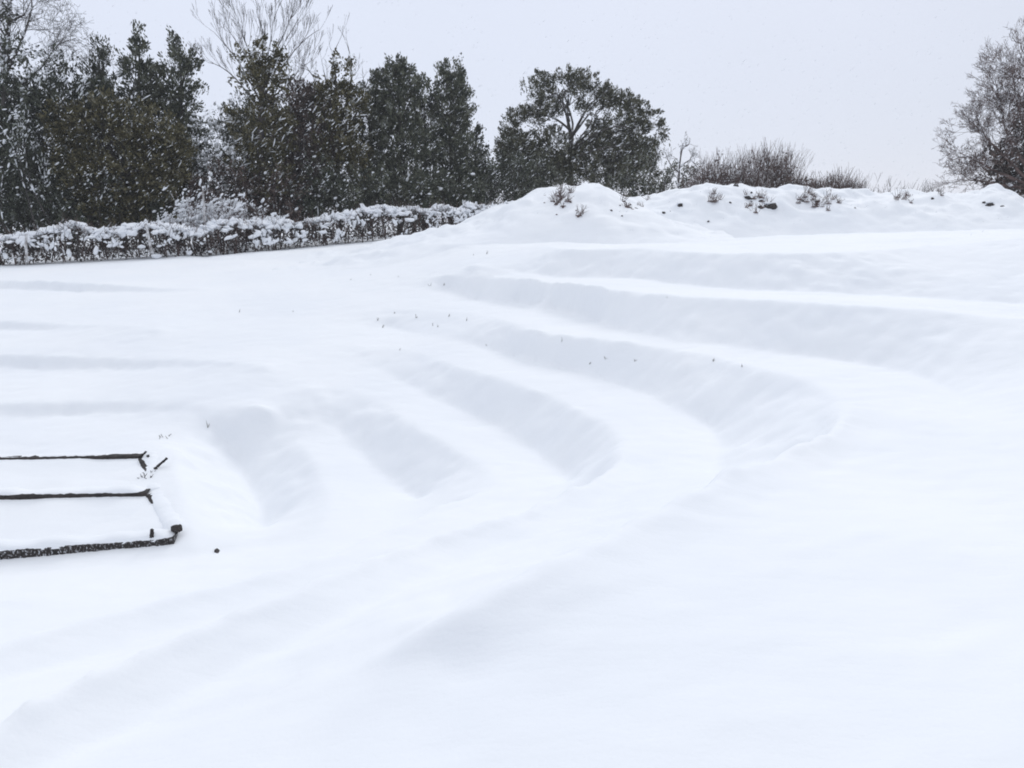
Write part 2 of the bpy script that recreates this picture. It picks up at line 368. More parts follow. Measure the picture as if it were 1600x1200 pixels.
def graded(a, b, step, lo, hi, k=1.09):
    g = list(np.arange(a, b + 1e-6, step)); s = step
    v = g[-1]
    while v < hi: s *= k; v += s; g.append(v)
    s = step; v = g[0]; pre = []
    while v > lo: s *= k; v -= s; pre.append(v)
    return np.array(pre[::-1] + g)
gx = graded(-9.5, 13.0, .038, -240, 240); gy = graded(0.6, 18.0, .038, -120, 260)
GX, GY = np.meshgrid(gx, gy); GZ = ground(GX, GY)
def sheet(mb, GX, GY, GZ):
    ny, nx = GX.shape; id_ = np.arange(ny * nx).reshape(ny, nx)
    mb.add(np.stack([GX, GY, GZ], -1), q=np.stack([id_[:-1, :-1], id_[:-1, 1:], id_[1:, 1:], id_[1:, :-1]], -1))
mb = MB(); sheet(mb, GX, GY, GZ)
tag(mb.build('snowy_ground', M['snow']), 'smooth snow covering the curved terraces and the field around them', 'ground', kind='structure')

# ------------------------------------------------------------------ banks of heaped soil under snow
def bank(name, label, crest, yc, front, back, xr, seed, step=.05, lump=1.0):
    """crest: (u, v) skyline points seen at depth yc"""
    cw = np.array([Q(u, v, yc) for u, v in crest])
    ax = np.arange(xr[0], xr[1], step); ay = np.arange(yc - front - .5, yc + back + .5, step)
    AX, AY = np.meshgrid(ax, ay)
    yy = yc + .35 * vnoise(AX, AX * 0, 2.3, seed)
    top = np.interp(AX, cw[:, 0], cw[:, 2]); base = ground(AX, AY)
    hgt = np.maximum(top - ground(AX, np.full_like(AX, yc)), -.2)
    t = np.where(AY < yy, (yy - AY) / front, (AY - yy) / back)
    s = np.where(t < 1, (1 - np.clip(t, 0, 1) ** 1.9) ** 1.15, (1 - t) * .4)
    rough = lump * (.11 * vnoise(AX, AY, .70, seed + 1) + .06 * vnoise(AX, AY, .30, seed + 2) + .05 * np.maximum(0, vnoise(AX, AY, .19, seed + 3)))
    z = base + hgt * np.clip(s, -.15, 1) + rough * np.clip(s * 1.6, 0, 1) - .02
    mb = MB(); sheet(mb, AX, AY, z)
    o = mb.build(name, M['snow'], origin=(cw[:, 0].mean(), yc, base.mean()))
    f = lambda x, y: z[np.clip(np.round((y - ay[0]) / step).astype(int), 0, len(ay) - 1), np.clip(np.round((x - ax[0]) / step).astype(int), 0, len(ax) - 1)]
    tag(o, label, 'snow bank'); return o, f
moundo, mound_z = bank('snow_mound', 'tall rounded snow mound at the right end of the hedge, before the large pine', [(470, 412), (540, 396), (600, 378), (660, 361), (712, 351), (745, 340), (790, 316), (820, 302), (845, 294), (880, 288), (915, 287), (936, 292), (956, 304), (985, 316), (1020, 332), (1070, 350)], 18.6, 3.0, 3.0, (-5.2, 4.6), 31, lump=.8)
banko, bank_z = bank('snow_bank', 'long low snow bank with dark clods along the far skyline', [(850, 340), (905, 312), (950, 304), (1000, 306), (1060, 300), (1100, 291), (1150, 287), (1200, 291), (1255, 290), (1290, 297), (1340, 300), (1400, 302), (1480, 299), (1548, 294), (1575, 304), (1605, 319), (1700, 330), (1800, 335)], 20.4, 2.8, 3.4, (.8, 18.5), 57)

# ------------------------------------------------------------------ plants
WIND = np.array([.78, .0, .62])                # driven snow clings along this slant
def grow(p, d, ln, r, depth, out, spread=.5, up=.15, kids=(2, 3), shrink=.74, wob=.12, segs=3, rmin=.004):
    """recursive branch skeleton: appends (p0, p1, r0, r1)"""
    p = np.asarray(p, float); d = np.asarray(d, float) / np.linalg.norm(d)
    r1 = max(r * .72, rmin); step = ln / segs; rr = np.linspace(r, r1, segs + 1); pts = []
    for i in range(segs):
        d = d + rng.normal(0, wob, 3) + np.array([0, 0, up * .3]); d /= np.linalg.norm(d)
        q = p + d * step; out.append((p, q, rr[i], rr[i + 1])); p = q; pts.append((p, d))
    if depth <= 0: return
    for k in range(rng.integers(kids[0], kids[1] + 1)):
        pp, dd = pts[-1] if k < 2 else pts[rng.integers(0, segs)]
        nd = dd + rng.normal(0, spread, 3) * np.array([1, .8, .8]) + np.array([0, 0, up])
        grow(pp, nd, ln * shrink * rng.uniform(.75, 1.2), max(r1 * rng.uniform(.6, .85), rmin), depth - 1, out, spread, up, kids, shrink, wob, segs, rmin)
def skin(mb, segs, sides=5):
    a = [np.array([s[i] for s in segs]) for i in range(4)]
    big = a[2] > .03
    for m, sd in ((big, 7), (~big, 3 if sides < 5 else 4)):
        if m.any(): tubes(mb, a[0][m], a[1][m], a[2][m], a[3][m], sd)
def limb(path, r0, r1):
    w_ = catmull(path, .25); r = np.linspace(r0, r1, len(w_)); w_[1:-1] += rng.normal(0, r0 * .12, w_[1:-1].shape)
    return [(w_[i], w_[i + 1], r[i], r[i + 1]) for i in range(len(w_) - 1)]
def twig_snow(mb, segs, frac, th=1.5, rmax=.05):
    s = [x for x in segs if x[2] < rmax and rng.random() < frac]
    if not s: return
    p0, p1 = np.array([x[0] for x in s]), np.array([x[1] for x in s]); r = np.array([x[2] for x in s])
    c = (p0 + p1) / 2 + np.array([-.35, -.4, .8]) * (r * .8)[:, None]
    lumps(mb, c, p1 - p0, np.linalg.norm(p1 - p0, axis=1) * .45, np.maximum(r * th, .008))
def clumps(blobs, D, per, depth=.85):
    """sub-clump centres spread through crown blobs given as (u, v, ru, rv) of the outline at depth D"""
    k = D / 1200 * 1.0; cs, ns = [], []
    for b in blobs:
        u, v, ru, rv = b[:4]; dd = b[4] if len(b) > 4 else 0
        c = Q(u, v, D + dd); n = max(3, int(per * ru * rv / 400))
        q = rdir(n); rad = rng.random(n)[:, None] ** .38
        cs.append(c + q * rad * np.array([ru * k * 1.1, min(ru, rv * 1.2) * k * depth, rv * k])); ns.append(q)
    return np.concatenate(cs), np.concatenate(ns)
def foliage(mb, cs, ns, n, sig, ln, wd, up=.5, outw=.6, rnd=.7):
    N_ = len(cs); sg = sig * rng.uniform(.6, 1.4, N_)
    ax = ns * .7 + np.array([0, 0, up * .8]) + rng.normal(0, .35, (N_, 3)); ax /= np.linalg.norm(ax, axis=1, keepdims=True)
    tt = rng.uniform(-1, 1, N_ * n); pin = (1.05 - .55 * tt)[:, None]           # a bough: thick at its root, drawn out at its tip
    c = np.repeat(cs, n, 0) + np.repeat(ax * sg[:, None], n, 0) * (tt * 1.7)[:, None] + np.clip(rng.normal(size=(N_ * n, 3)), -1.6, 1.6) * (np.repeat(sg, n)[:, None] * .62) * pin
    d = np.repeat(ax, n, 0) * .4 + np.repeat(ns, n, 0) * outw + rdir(N_ * n) * rnd + np.array([0, 0, up])
    s = rng.uniform(.6, 1.35, N_ * n)
    leaves(mb, c, d, ln * s, wd * s)
def crown_snow(mb, cs, n_frac, n, sig, ln, th, up=.1, wind=True):
    m = rng.random(len(cs)) < n_frac; c0 = cs[m]
    if not len(c0): return
    c = np.repeat(c0, n, 0) + rng.normal(size=(len(c0) * n, 3)) * sig + np.array([-.05, -.08, up])
    d = (WIND + rng.normal(0, .35, (len(c), 3))) if wind else rdir(len(c)) * np.array([1, 1, .4])
    s = .35 + rng.random(len(c)) ** 2.2 * 1.5; lumps(mb, c, d, ln * s, th * s, th * s * .8)
def inside(cs, D): return cs

def base_of(u, D, sink=.06):
    d = ray(u, 345); x = d[0] * D / d[1]; return np.array([x, D, float(ground(x, D)) - sink])
TREES = 'trees and shrubs behind the hedge'
def evergreen(name, label, cat, u, D, blobs, mat, per=17, n=52, sig=.14, ln=.12, wd=.048, up=.7, outw=.5, snow=(.12, 3, .14, .07, .014), trunk_r=.13, trunk_top=None, group=TREES, limbs=7, bark='bark'):
    b = base_of(u, D); root = thing(name, label, cat, b, group)
    cs, ns = clumps(blobs, D, per)
    keep = cs[:, 2] > b[2] + .05; cs, ns = cs[keep], ns[keep]
    vt = trunk_top if trunk_top is not None else min(x[1] for x in blobs)
    t = MB(); top = Q(u, vt, D); top[1] = D
    sg = limb([b, b * .5 + top * .5 + rng.normal(0, .06, 3), top], trunk_r, .02)
    for c in cs[rng.choice(len(cs), min(len(cs), limbs * 8), False)]:
        f = np.clip((c[2] - b[2]) / (top[2] - b[2]) - .16, .05, .9); a = b + (top - b) * f
        sg += limb([a, (a + c) / 2 + np.array([0, 0, .05]), c], .03, .008)
    skin(t, sg); part(t, 'trunk', M[bark], root)
    c = MB(); foliage(c, cs, ns, n, sig, ln, wd, up, outw); s = MB()
    if snow[0] > 0: crown_snow(s, cs, *snow)
    part(c, 'crown', M[mat], root, False, s)
    return root
def bare(name, label, cat, u, D, stems, mat='twig', group=TREES, snow=.15, th=1.4, **kw):
    b = base_of(u, D); root = thing(name, label, cat, b, group); sg = []
    for (path, r0, r1, tips, ln, depth) in stems:
        pts = [b if p is None else Q(p[0], p[1], D + (p[2] if len(p) > 2 else 0)) for p in path]
        l = limb(pts, r0, r1); sg += l
        for k in range(tips):
            s = l[-1] if k == 0 else l[int(rng.uniform(.35, 1) * (len(l) - 1))]
            d = (s[1] - s[0]); d /= np.linalg.norm(d)
            grow(s[1], d + rng.normal(0, kw.get('spread', .5), 3), ln * rng.uniform(.7, 1.2), min(s[3], r1 * 1.2) * .8, depth, sg, **kw)
    t = MB(); skin(t, sg, 4); s = MB()
    if snow > 0: twig_snow(s, sg, snow, th)
    part(t, 'branches', M[mat], root, True, s)
    return root, sg
def add_ivy(root, blobs, D, mat='olive', per=11, n=40, sig=.13, ln=.11, wd=.06, snow=(.2, 2, .12, .07, .014), name='ivy'):
    cs, ns = clumps(blobs, D, per); c = MB(); foliage(c, cs, ns, n, sig, ln, wd, .4, .5)
    s = MB()
    if snow: crown_snow(s, cs, *snow)
    part(c, name, M[mat], root, False, s)
def shrub(name, label, u, D, width, top, mat='twig', leaf=None, n=26, snow=.25, cat='shrub', group=TREES, leafn=0, lean=0, r=.014, depth=3, fl=None):
    """many stemmed shrub: width in outline pixels, top = v of its highest tips"""
    b = base_of(u, D); root = thing(name, label, cat, b, group); sg = []
    hw = width / 2 * D / 1200; ht = Q(u, top, D)[2] - b[2]
    for k in range(n):
        x = rng.uniform(-1, 1); p = b + np.array([x * hw * .75, rng.uniform(-.5, .5) * hw * .7, 0])
        h = ht * (1 - .45 * x * x) * rng.uniform(.55, 1)
        grow(p, (x * .45 + lean, rng.normal(0, .2), 1), h * .42, r, depth, sg, spread=.32, up=.3, kids=(2, 3), shrink=.62, wob=.13, segs=3, rmin=.004)
    t = MB(); skin(t, sg, 4); s = MB()
    if snow > 0:
        twig_snow(s, sg, snow, 1.5, .02)
        if fl: crown_snow(s, np.array([q[1] for q in sg if q[2] < .02]), *fl)
    part(t, 'branches', M[mat], root, True, s)
    if leaf:
        pts = np.array([s[1] for s in sg if s[2] < .02]); pts = pts[rng.choice(len(pts), min(len(pts), leafn), False)]
        c = MB(); foliage(c, pts, rdir(len(pts)), 9, .09, .10, .05, .2, .3); part(c, 'foliage', M[leaf], root, False)
    return root

# --- the left-hand screen of trees
r1, _ = bare('bare_tree', 'bare tree with curling branches at the far left end of the screen', 'tree', 8, 26.5,
    [([None, (6, 240), (8, 120), (14, 20), (10, -70)], .14, .04, 9, .7, 5), ([(8, 120), (35, 60), (50, 10), (40, -40)], .05, .015, 9, .55, 5),
     ([(8, 150), (60, 110), (90, 70), (118, 60)], .045, .012, 12, .5, 5), ([(10, 80), (-30, 30), (-60, -20)], .06, .02, 5, .7, 4)], 'bark', spread=.55, wob=.2, up=.05, snow=.14)
add_ivy(r1, [(12, 100, 16, 60), (10, 30, 12, 40), (60, 120, 40, 25), (90, 95, 22, 18), (40, 75, 22, 14), (120, 140, 30, 18)], 26.5, 'dark', per=8, n=26, snow=(.8, 7, .16, .08, .022))
evergreen('evergreen_tree', 'very dark evergreen at the far left edge with snow plastered across its upper boughs', 'tree', 40, 26.8,
    [(20, 170, 60, 50), (90, 150, 55, 40), (-20, 230, 60, 70), (60, 240, 75, 70), (30, 320, 80, 60), (110, 300, 60, 70), (150, 170, 35, 40)], 'dark', per=15, snow=(.14, 4, .17, .07, .018))
evergreen('conifer', 'narrow dark conifer with a blunt tip, left of the tallest pointed one', 'tree', 160, 28.2,
    [(160, 82, 10, 22), (158, 120, 22, 32), (155, 175, 32, 45), (152, 250, 40, 70), (150, 320, 44, 50)], 'dark', snow=(.12, 2, .15, .07, .012))
evergreen('conifer', 'tallest pointed conifer, its spire standing clear above its neighbours on the left', 'tree', 217, 28.6,
    [(218, 56, 4, 16), (217, 76, 12, 18), (216, 105, 25, 32), (222, 150, 34, 46), (220, 220, 40, 65), (220, 305, 45, 60)], 'green', snow=(.12, 2, .15, .07, .012))
evergreen('conifer', 'round topped conifer beside the snowy gap, right of the pointed one', 'tree', 280, 28.4,
    [(279, 74, 12, 17), (284, 100, 23, 28), (282, 145, 30, 42), (284, 215, 33, 60), (285, 300, 38, 60), (255, 130, 14, 30)], 'green', snow=(.12, 2, .15, .07, .012))
evergreen('evergreen_tree', 'broad olive green evergreen bulging in front of the three conifers', 'tree', 190, 26.2,
    [(110, 205, 40, 40), (170, 190, 45, 40), (230, 210, 45, 45), (270, 235, 35, 40), (150, 265, 60, 45), (230, 275, 60, 45), (190, 325, 80, 40)], 'olive', n=40, up=.3, outw=.6, ln=.12, wd=.06, snow=(.16, 2, .17, .10, .012))
shrub('young_tree', 'spreading young tree heavy with snow at the far left under the curling branches', 75, 26.0, 215, 72, 'bark', 'dark', n=16, snow=.5, leafn=420, cat='tree', r=.03, fl=(.2, 3, .10, .06, .024))
shrub('young_tree', 'slender young tree thick with white snow in the gap beside the conifers', 337, 28.5, 50, 128, 'bark', 'dark', n=14, snow=.45, leafn=260, cat='tree', r=.022, fl=(.35, 3, .1, .06, .035))
r7, _ = bare('bare_tree', 'tall bare tree with branches fanned against the sky above an ivy clad trunk', 'tree', 410, 28.0,
    [([None, (408, 240), (408, 140)], .15, .10, 0, 0, 0),
     ([(408, 150), (394, 95), (378, 50), (364, 10)], .038, .008, 9, .5, 3), ([(408, 150), (411, 80), (408, 40), (402, 14)], .038, .008, 9, .45, 3), ([(408, 150), (385, 90), (352, 40)], .04, .007, 9, .45, 3),
     ([(408, 150), (430, 85), (447, 45), (458, 18)], .038, .008, 9, .5, 3), ([(410, 155), (448, 95), (478, 60), (500, 46)], .034, .007, 9, .45, 3), ([(408, 150), (420, 80), (428, 30)], .04, .007, 8, .45, 3),
     ([(405, 155), (375, 100), (350, 68), (334, 50)], .034, .007, 9, .45, 3), ([(408, 170), (370, 125), (345, 104), (326, 98)], .04, .007, 8, .4, 3), ([(408, 150), (440, 75), (466, 30)], .04, .007, 9, .45, 3),
     ([(412, 165), (455, 125), (478, 92)], .035, .007, 8, .4, 3), ([(410, 175), (450, 140), (470, 128)], .03, .006, 7, .36, 3)], 'greytwig', spread=.26, up=.22, wob=.035, snow=.1, th=1.1, shrink=.72)
add_ivy(r7, [(405, 70, 9, 16), (398, 95, 20, 22), (418, 95, 16, 20), (438, 88, 12, 18), (375, 92, 7, 15), (405, 135, 34, 32), (440, 125, 16, 18), (408, 200, 50, 52), (410, 280, 54, 55)], 27.8, 'olive', per=15, snow=(.35, 3, .15, .10, .014))
evergreen('broadleaf_tree', 'grey twiggy round tree between the fanned bare tree and the ivy spikes', 'tree', 465, 29.0,
    [(465, 150, 26, 26), (485, 170, 25, 30), (450, 190, 30, 40), (485, 235, 38, 50), (460, 300, 42, 50)], 'brownleaf', per=12, n=44, snow=(.25, 3, .16, .09, .013), bark='greytwig')
r10, _ = bare('ivy_clad_tree', 'tree with several upright ivy wrapped stems ending in spikes', 'tree', 530, 29.0,
    [([None, (528, 240), (526, 150), (522, 90), (528, 68)], .12, .01, 6, .4, 2), ([(526, 210), (545, 150), (549, 98), (543, 72)], .08, .01, 6, .36, 2),
     ([(526, 230), (500, 160), (490, 120), (478, 108)], .07, .01, 6, .36, 2), ([(526, 200), (512, 140), (505, 105)], .06, .01, 5, .36, 2), ([(526, 230), (560, 170), (575, 125)], .06, .01, 6, .36, 2)], 'bark', spread=.4, up=.2, snow=.25)
add_ivy(r10, [(524, 100, 9, 18), (548, 106, 6, 17), (523, 140, 24, 24), (547, 140, 14, 22), (525, 185, 38, 36), (500, 150, 12, 20), (530, 250, 46, 50), (560, 160, 14, 28)], 28.9, 'olive', per=17, snow=(.3, 3, .15, .10, .014))
evergreen('conifer', 'round headed columnar conifer, left one of the pair beside the low pine shrubs', 'tree', 625, 31.0,
    [(626, 104, 18, 18), (626, 130, 27, 26), (625, 165, 34, 40), (592, 130, 9, 20), (594, 170, 17, 40), (622, 230, 42, 60), (618, 295, 50, 45), (660, 140, 8, 24)], 'green', per=23, n=60, snow=(.12, 2, .15, .07, .012))
evergreen('conifer', 'round headed columnar conifer, right one of the pair, with sky to its right', 'tree', 705, 32.5,
    [(703, 114, 16, 18), (706, 135, 24, 26), (706, 175, 30, 45), (706, 230, 36, 55), (710, 290, 42, 45), (678, 160, 10, 30)], 'green', per=23, n=60, snow=(.12, 2, .15, .07, .012))
for u, D, bl, mt, lab in ((385, 31.5, [(360, 205, 26, 40), (400, 190, 36, 45), (440, 205, 30, 45), (380, 275, 50, 55), (435, 285, 45, 50)], 'dark', 'dark evergreen filling in behind the fanned bare tree'),
        (490, 32.0, [(470, 160, 24, 30), (505, 165, 28, 36), (480, 225, 45, 50), (530, 225, 40, 50), (500, 295, 60, 45)], 'brownleaf', 'brownish evergreen filling in behind the ivy spikes'),
        (578, 32.0, [(572, 150, 20, 30), (590, 185, 28, 40), (570, 235, 36, 50), (590, 295, 46, 45)], 'green', 'grey green evergreen wedged between the ivy spikes and the left columnar conifer'),
        (664, 33.5, [(664, 175, 20, 36), (664, 235, 32, 50), (668, 295, 46, 45)], 'green', 'low evergreen wedged between the pair of columnar conifers'),
        (742, 34.0, [(738, 225, 20, 26), (752, 260, 34, 36), (740, 300, 44, 36)], 'dark', 'low evergreen tapering down right of the right columnar conifer')):
    evergreen('evergreen_tree', lab, 'tree', u, D, bl, mt, per=15, snow=(.18, 3, .15, .08, .012))
# understorey below the screen
for u, wd, tp, lab, mt, lf in ((60, 150, 262, 'dark tangled bramble thicket under the far left evergreen', 'bark', 'dark'), (200, 150, 268, 'dark leafy thicket under the olive evergreen', 'bark', 'dark'),
        (335, 110, 235, 'thicket speckled with snow below the snowy gap', 'twig', 'brownleaf'), (425, 100, 240, 'brown thicket at the foot of the fanned bare tree', 'twig', 'brownleaf'),
        (520, 110, 235, 'snow flecked thicket below the ivy spikes', 'bark', 'dark'), (610, 120, 240, 'grey green thicket at the foot of the left columnar conifer', 'bark', 'green'), (690, 110, 250, 'low dark thicket at the foot of the right columnar conifer', 'bark', 'dark')):
    shrub('thicket', lab, u, 25.6 + .004 * u, wd, tp, mt, lf, n=30, snow=.16, leafn=900, fl=(.035, 1, .1, .05, .035), cat='thicket')
# --- middle: low shrubs and the big pine
shrub('shrub', 'low dark shrub between the columnar conifers and the large pine', 770, 33, 110, 208, 'bark', 'dark', n=34, snow=.15, leafn=1000)
shrub('shrub', 'grey shrub rising at the left foot of the large pine', 815, 35, 90, 215, 'bark', 'green', n=30, snow=.15, leafn=800)
PD = 37.0
b = base_of(893, PD); pine = thing('pine_tree', 'large spreading pine with forked trunk and domed crown behind the tall snow mound', 'tree', b, TREES)
pp = lambda *a: [Q(*q, PD) if len(q) == 2 else Q(q[0], q[1], PD + q[2]) for q in a]
sg = limb([b, Q(890, 270, PD), Q(893, 215, PD)], .17, .12)
for path, r0, r1 in (([(893, 215), (889, 180), (886, 150), (880, 132)], .14, .02), ([(893, 215), (905, 190), (925, 165), (942, 148)], .12, .02), ([(890, 190), (880, 160), (855, 140)], .07, .02),
        ([(892, 205), (870, 188), (845, 178), (825, 180)], .09, .02), ([(895, 230), (925, 200), (930, 175), (950, 165)], .09, .02), ([(893, 235), (940, 215), (975, 205), (1010, 195)], .10, .02),
        ([(890, 250), (930, 235), (980, 240)], .08, .02), ([(890, 255), (855, 235), (815, 225)], .09, .02), ([(889, 165), (896, 140), (903, 128)], .05, .02), ([(930, 185), (955, 190), (985, 175)], .05, .02), ([(888, 265), (850, 255), (810, 265)], .07, .02)):
    for k in range(2):
        sg += limb([q + rng.normal(0, .10 + .5 * k, 3) * np.array([.4, 2.2, .5]) * (i > 0) for i, q in enumerate(pp(*path))], r0 * .68 * (1 - .35 * k), r1 * .8)
ends = [s[1] for s in sg if s[2] < .05]
blobs = [(880, 121, 42, 12), (842, 136, 25, 14), (920, 134, 32, 16), (868, 150, 18, 10, .8), (968, 160, 34, 18), (950, 150, 22, 16), (1008, 180, 22, 20), (1032, 200, 7, 10), (1037, 214, 5, 4), (1022, 222, 10, 5), (985, 160, 10, 8), (790, 210, 8, 8), (825, 180, 30, 16), (842, 164, 22, 14), (805, 205, 18, 22), (865, 172, 22, 8),
         (815, 240, 36, 34), (860, 225, 26, 28), (845, 270, 50, 26), (940, 200, 20, 20), (975, 200, 36, 20), (930, 245, 34, 26), (985, 240, 36, 32), (950, 275, 46, 22), (900, 268, 26, 20), (912, 165, 14, 14), (1005, 220, 22, 14)]
blobs += [(825, 262, 46, 30), (985, 262, 46, 34), (930, 225, 30, 20), (870, 255, 30, 30), (800, 235, 22, 26)]
cs, ns = clumps(blobs, PD, 25, 1.1)
for c in cs[rng.choice(len(cs), 90, False)]:
    e_ = np.array(ends); a = e_[np.argmin(np.linalg.norm(e_ - c, axis=1))]; sg += limb([a, (a + c) / 2, c], .022, .008)
t = MB(); skin(t, sg); s = MB(); twig_snow(s, sg, .3, 1.1, .10); part(t, 'trunk', M['bark'], pine, True, s)
c = MB(); foliage(c, cs, ns, 74, .135, .12, .042, .5, .5); s = MB(); crown_snow(s, cs, .22, 3, .17, .09, .013); part(c, 'crown', M['pine'], pine, False, s)
shrub('shrub', 'grey green shrub at the right foot of the large pine', 1012, 34, 84, 222, 'twig', 'green', n=30, snow=.3, leafn=900, lean=.12)
bare('small_tree', 'small wind bent tree with a hooked top right of the large pine', 'tree', 1058, 32,
    [([None, (1060, 285), (1062, 258), (1066, 232), (1074, 228)], .06, .02, 9, .22, 3), ([(1062, 262), (1078, 250), (1090, 262)], .03, .012, 7, .2, 3), ([(1061, 270), (1046, 255), (1040, 240)], .03, .01, 6, .2, 3)], 'greytwig', spread=.6, snow=.25)
shrub('shrub', 'reddish brown bush on the skyline right of the wind bent tree', 1112, 31, 92, 226, 'twig', 'brownleaf', n=240, snow=.08, leafn=60, lean=.1, r=.014)
shrub('shrub', 'bushiest brown shrub on the skyline, with spiky top', 1182, 31, 100, 208, 'twig', 'brownleaf', n=300, snow=.05, leafn=30, lean=.22, r=.012)
shrub('shrub', 'low clipped looking dark bush stub on the skyline beside the brown scrub', 1246, 30, 26, 250, 'twig', 'brownleaf', n=40, snow=.03, leafn=160)
shrub('scrub', 'low dark brown scrub line on the skyline, tapering to the right', 1300, 30, 118, 246, 'twig', None, n=520, snow=.03, depth=2, r=.015)
for k in range(13):
    u = 1354 + k * 9.6 + rng.normal(0, 2); tp = (268, 262, 272, 264, 270, 258, 268, 252, 246, 262, 268, 260, 266)[k]
    shrub('sapling', 'tallest thin leafless sapling on the right skyline, standing clear of the others' if k == 8 else 'thin leafless sapling in the sparse row between the dark scrub and the right hand tree', u, 28, 3, tp - 14, 'greytwig', None, n=6, snow=.06, depth=2, r=.011, cat='sapling', group=None if k == 8 else 'saplings on the right skyline')
r20, sg20 = bare('bare_tree', 'dense twiggy tree cut by the right edge of the view', 'tree', 1610, 26,
    [([None, (1608, 240), (1606, 150), (1602, 85)], .14, .02, 20, .5, 4), ([(1608, 270), (1575, 210), (1560, 150), (1555, 125)], .07, .012, 22, .45, 4), ([(1608, 285), (1560, 235), (1530, 205), (1520, 190)], .06, .010, 22, .4, 4),
     ([(1608, 290), (1550, 265), (1515, 245), (1488, 250)], .07, .010, 15, .4, 4), ([(1608, 295), (1560, 288), (1525, 282), (1505, 282)], .06, .010, 13, .36, 4), ([(1608, 230), (1590, 160), (1580, 110)], .06, .010, 20, .45, 4),
     ([(1608, 260), (1640, 190), (1665, 120)], .09, .012, 12, .55, 4), ([(1608, 290), (1660, 250), (1700, 220)], .08, .012, 12, .5, 4)], 'twig', spread=.5, up=.1, wob=.14, snow=.1, th=1.2, shrink=.74, kids=(2, 4))
add_ivy(r20, [(1600, 215, 30, 60), (1568, 258, 38, 38), (1585, 298, 40, 28), (1640, 240, 40, 60)], 26.4, 'brownleaf', per=15, n=44, snow=(.3, 2, .16, .09, .014), name='inner_foliage')

# ------------------------------------------------------------------ hedge, bush in it, fence posts
def hedge(name, label, pts, width, seed, group=None):
    """pts: (u, v_foot, depth, height)"""
    base = np.array([[Q(u, v, D)[0], D, 0, h] for u, v, D, h in pts]); base[:, 2] = ground(base[:, 0], base[:, 1])
    w_ = catmull(base, .05); root = thing(name, label, 'hedge', tuple(w_[len(w_) // 2][:3]), group)
    n = len(w_); tg = np.gradient(w_[:, :3], axis=0); tg[:, 2] = 0; tg /= np.linalg.norm(tg, axis=1, keepdims=True); nr = np.stack([-tg[:, 1], tg[:, 0], 0 * tg[:, 0]], 1)
    hh = w_[:, 3] * (1 + .16 * vnoise(np.arange(n) * .05, np.zeros(n), .5, seed) + .16 * vnoise(np.arange(n) * .05, np.zeros(n), 1.9, seed + 9))
    pk = lambda m: (rng.integers(0, n, m), rng.uniform(-1, 1, m))
    m = int(n * 14); i, a = pk(m); p0 = w_[i, :3] + nr[i] * (a * width * .45)[:, None]; f = rng.uniform(.0, 1.0, m)
    p0 = p0 + np.array([0, 0, 1]) * (f * hh[i])[:, None]; d = rdir(m) + np.array([0, 0, .8]) ; p1 = p0 + d * rng.uniform(.08, .22, m)[:, None]
    b_ = MB(); tubes(b_, p0, p1, .007, .003, 3)
    m = n // 3; i, a = pk(m); p0 = w_[i, :3] + nr[i] * (a * width * .3)[:, None]; tubes(b_, p0, p0 + np.array([0, 0, 1]) * hh[i][:, None] * .8 + rng.normal(0, .1, (m, 3)), .018, .008, 4)
    part(b_, 'branches', M['twig'], root)
    m = int(n * 26); i, a = pk(m); ang = rng.uniform(0, np.pi, m); rad = rng.random(m) ** .4
    yy = np.cos(ang) * rad; zz = np.sin(ang) * rad
    c_ = w_[i, :3] + nr[i] * (yy * width * .5)[:, None] + np.array([0, 0, 1]) * ((.04 + zz * .9) * hh[i])[:, None] + rng.normal(0, .03, (m, 3))
    l_ = MB(); leaves(l_, c_, rdir(m), rng.uniform(.06, .13, m), rng.uniform(.03, .06, m)); 
    s_ = MB()
    m = int(n * 7.5); i = rng.integers(0, n, m); a = rng.normal(0, .45, m)        # cap
    c_ = w_[i, :3] + nr[i] * (a * width * .4)[:, None] + np.array([0, 0, 1]) * (hh[i] * (.98 - .22 * a * a))[:, None]
    cl = vnoise(c_[:, 0], c_[:, 1], .45, seed + 3) > -.5; k_ = .35 + rng.random(cl.sum()) ** 2.5 * 1.3
    lumps(s_, c_[cl], rdir(cl.sum()) * np.array([1, 1, .25]), .12 * k_, .085 * k_, .05 * k_, .3)
    m = int(n * 12); i = rng.integers(0, n, m); ang = rng.uniform(.05, 2.2, m)  # flecks on the near face
    c_ = w_[i, :3] - nr[i] * (np.sign(nr[i][:, 1]) * np.cos(ang) * width * .52)[:, None] + np.array([0, 0, 1]) * ((.08 + .9 * np.sin(ang)) * hh[i])[:, None] + rng.normal(0, .03, (m, 3))
    cl = vnoise(c_[:, 0] * 1.0, c_[:, 2] * 1.3, .26, seed + 4) + .7 * (np.sin(ang) - .55) + .3 * vnoise(c_[:, 0], c_[:, 2] * 0, 1.6, seed + 6) > .12; k_ = .3 + rng.random(cl.sum()) ** 3 * 1.6
    lumps(s_, c_[cl], rdir(cl.sum()) + np.array([.5, 0, .6]), .075 * k_, .034 * k_, None, .35)
    part(l_, 'foliage', M['hedgeleaf'], root, False, s_)
    return root
hedge('hedge', 'low black and white hedge under snow, from the left edge to the tall mound',
      [(-160, 414, 19.6, .80), (0, 402, 20.2, .82), (120, 396, 20.8, .78), (240, 391, 21.4, .80), (330, 385, 22, .86), (430, 377, 23, .86), (560, 367, 24.5, .88), (660, 358, 25.6, .92), (740, 350, 26.4, .96), (800, 345, 27, .92)], .9, 71)
shrub('shrub', 'pale snow laden bush swelling up out of the hedge', 345, 23.4, 210, 290, 'twig', None, n=95, snow=.3, depth=3, r=.011, fl=(.10, 2, .08, .06, .028), group=None)
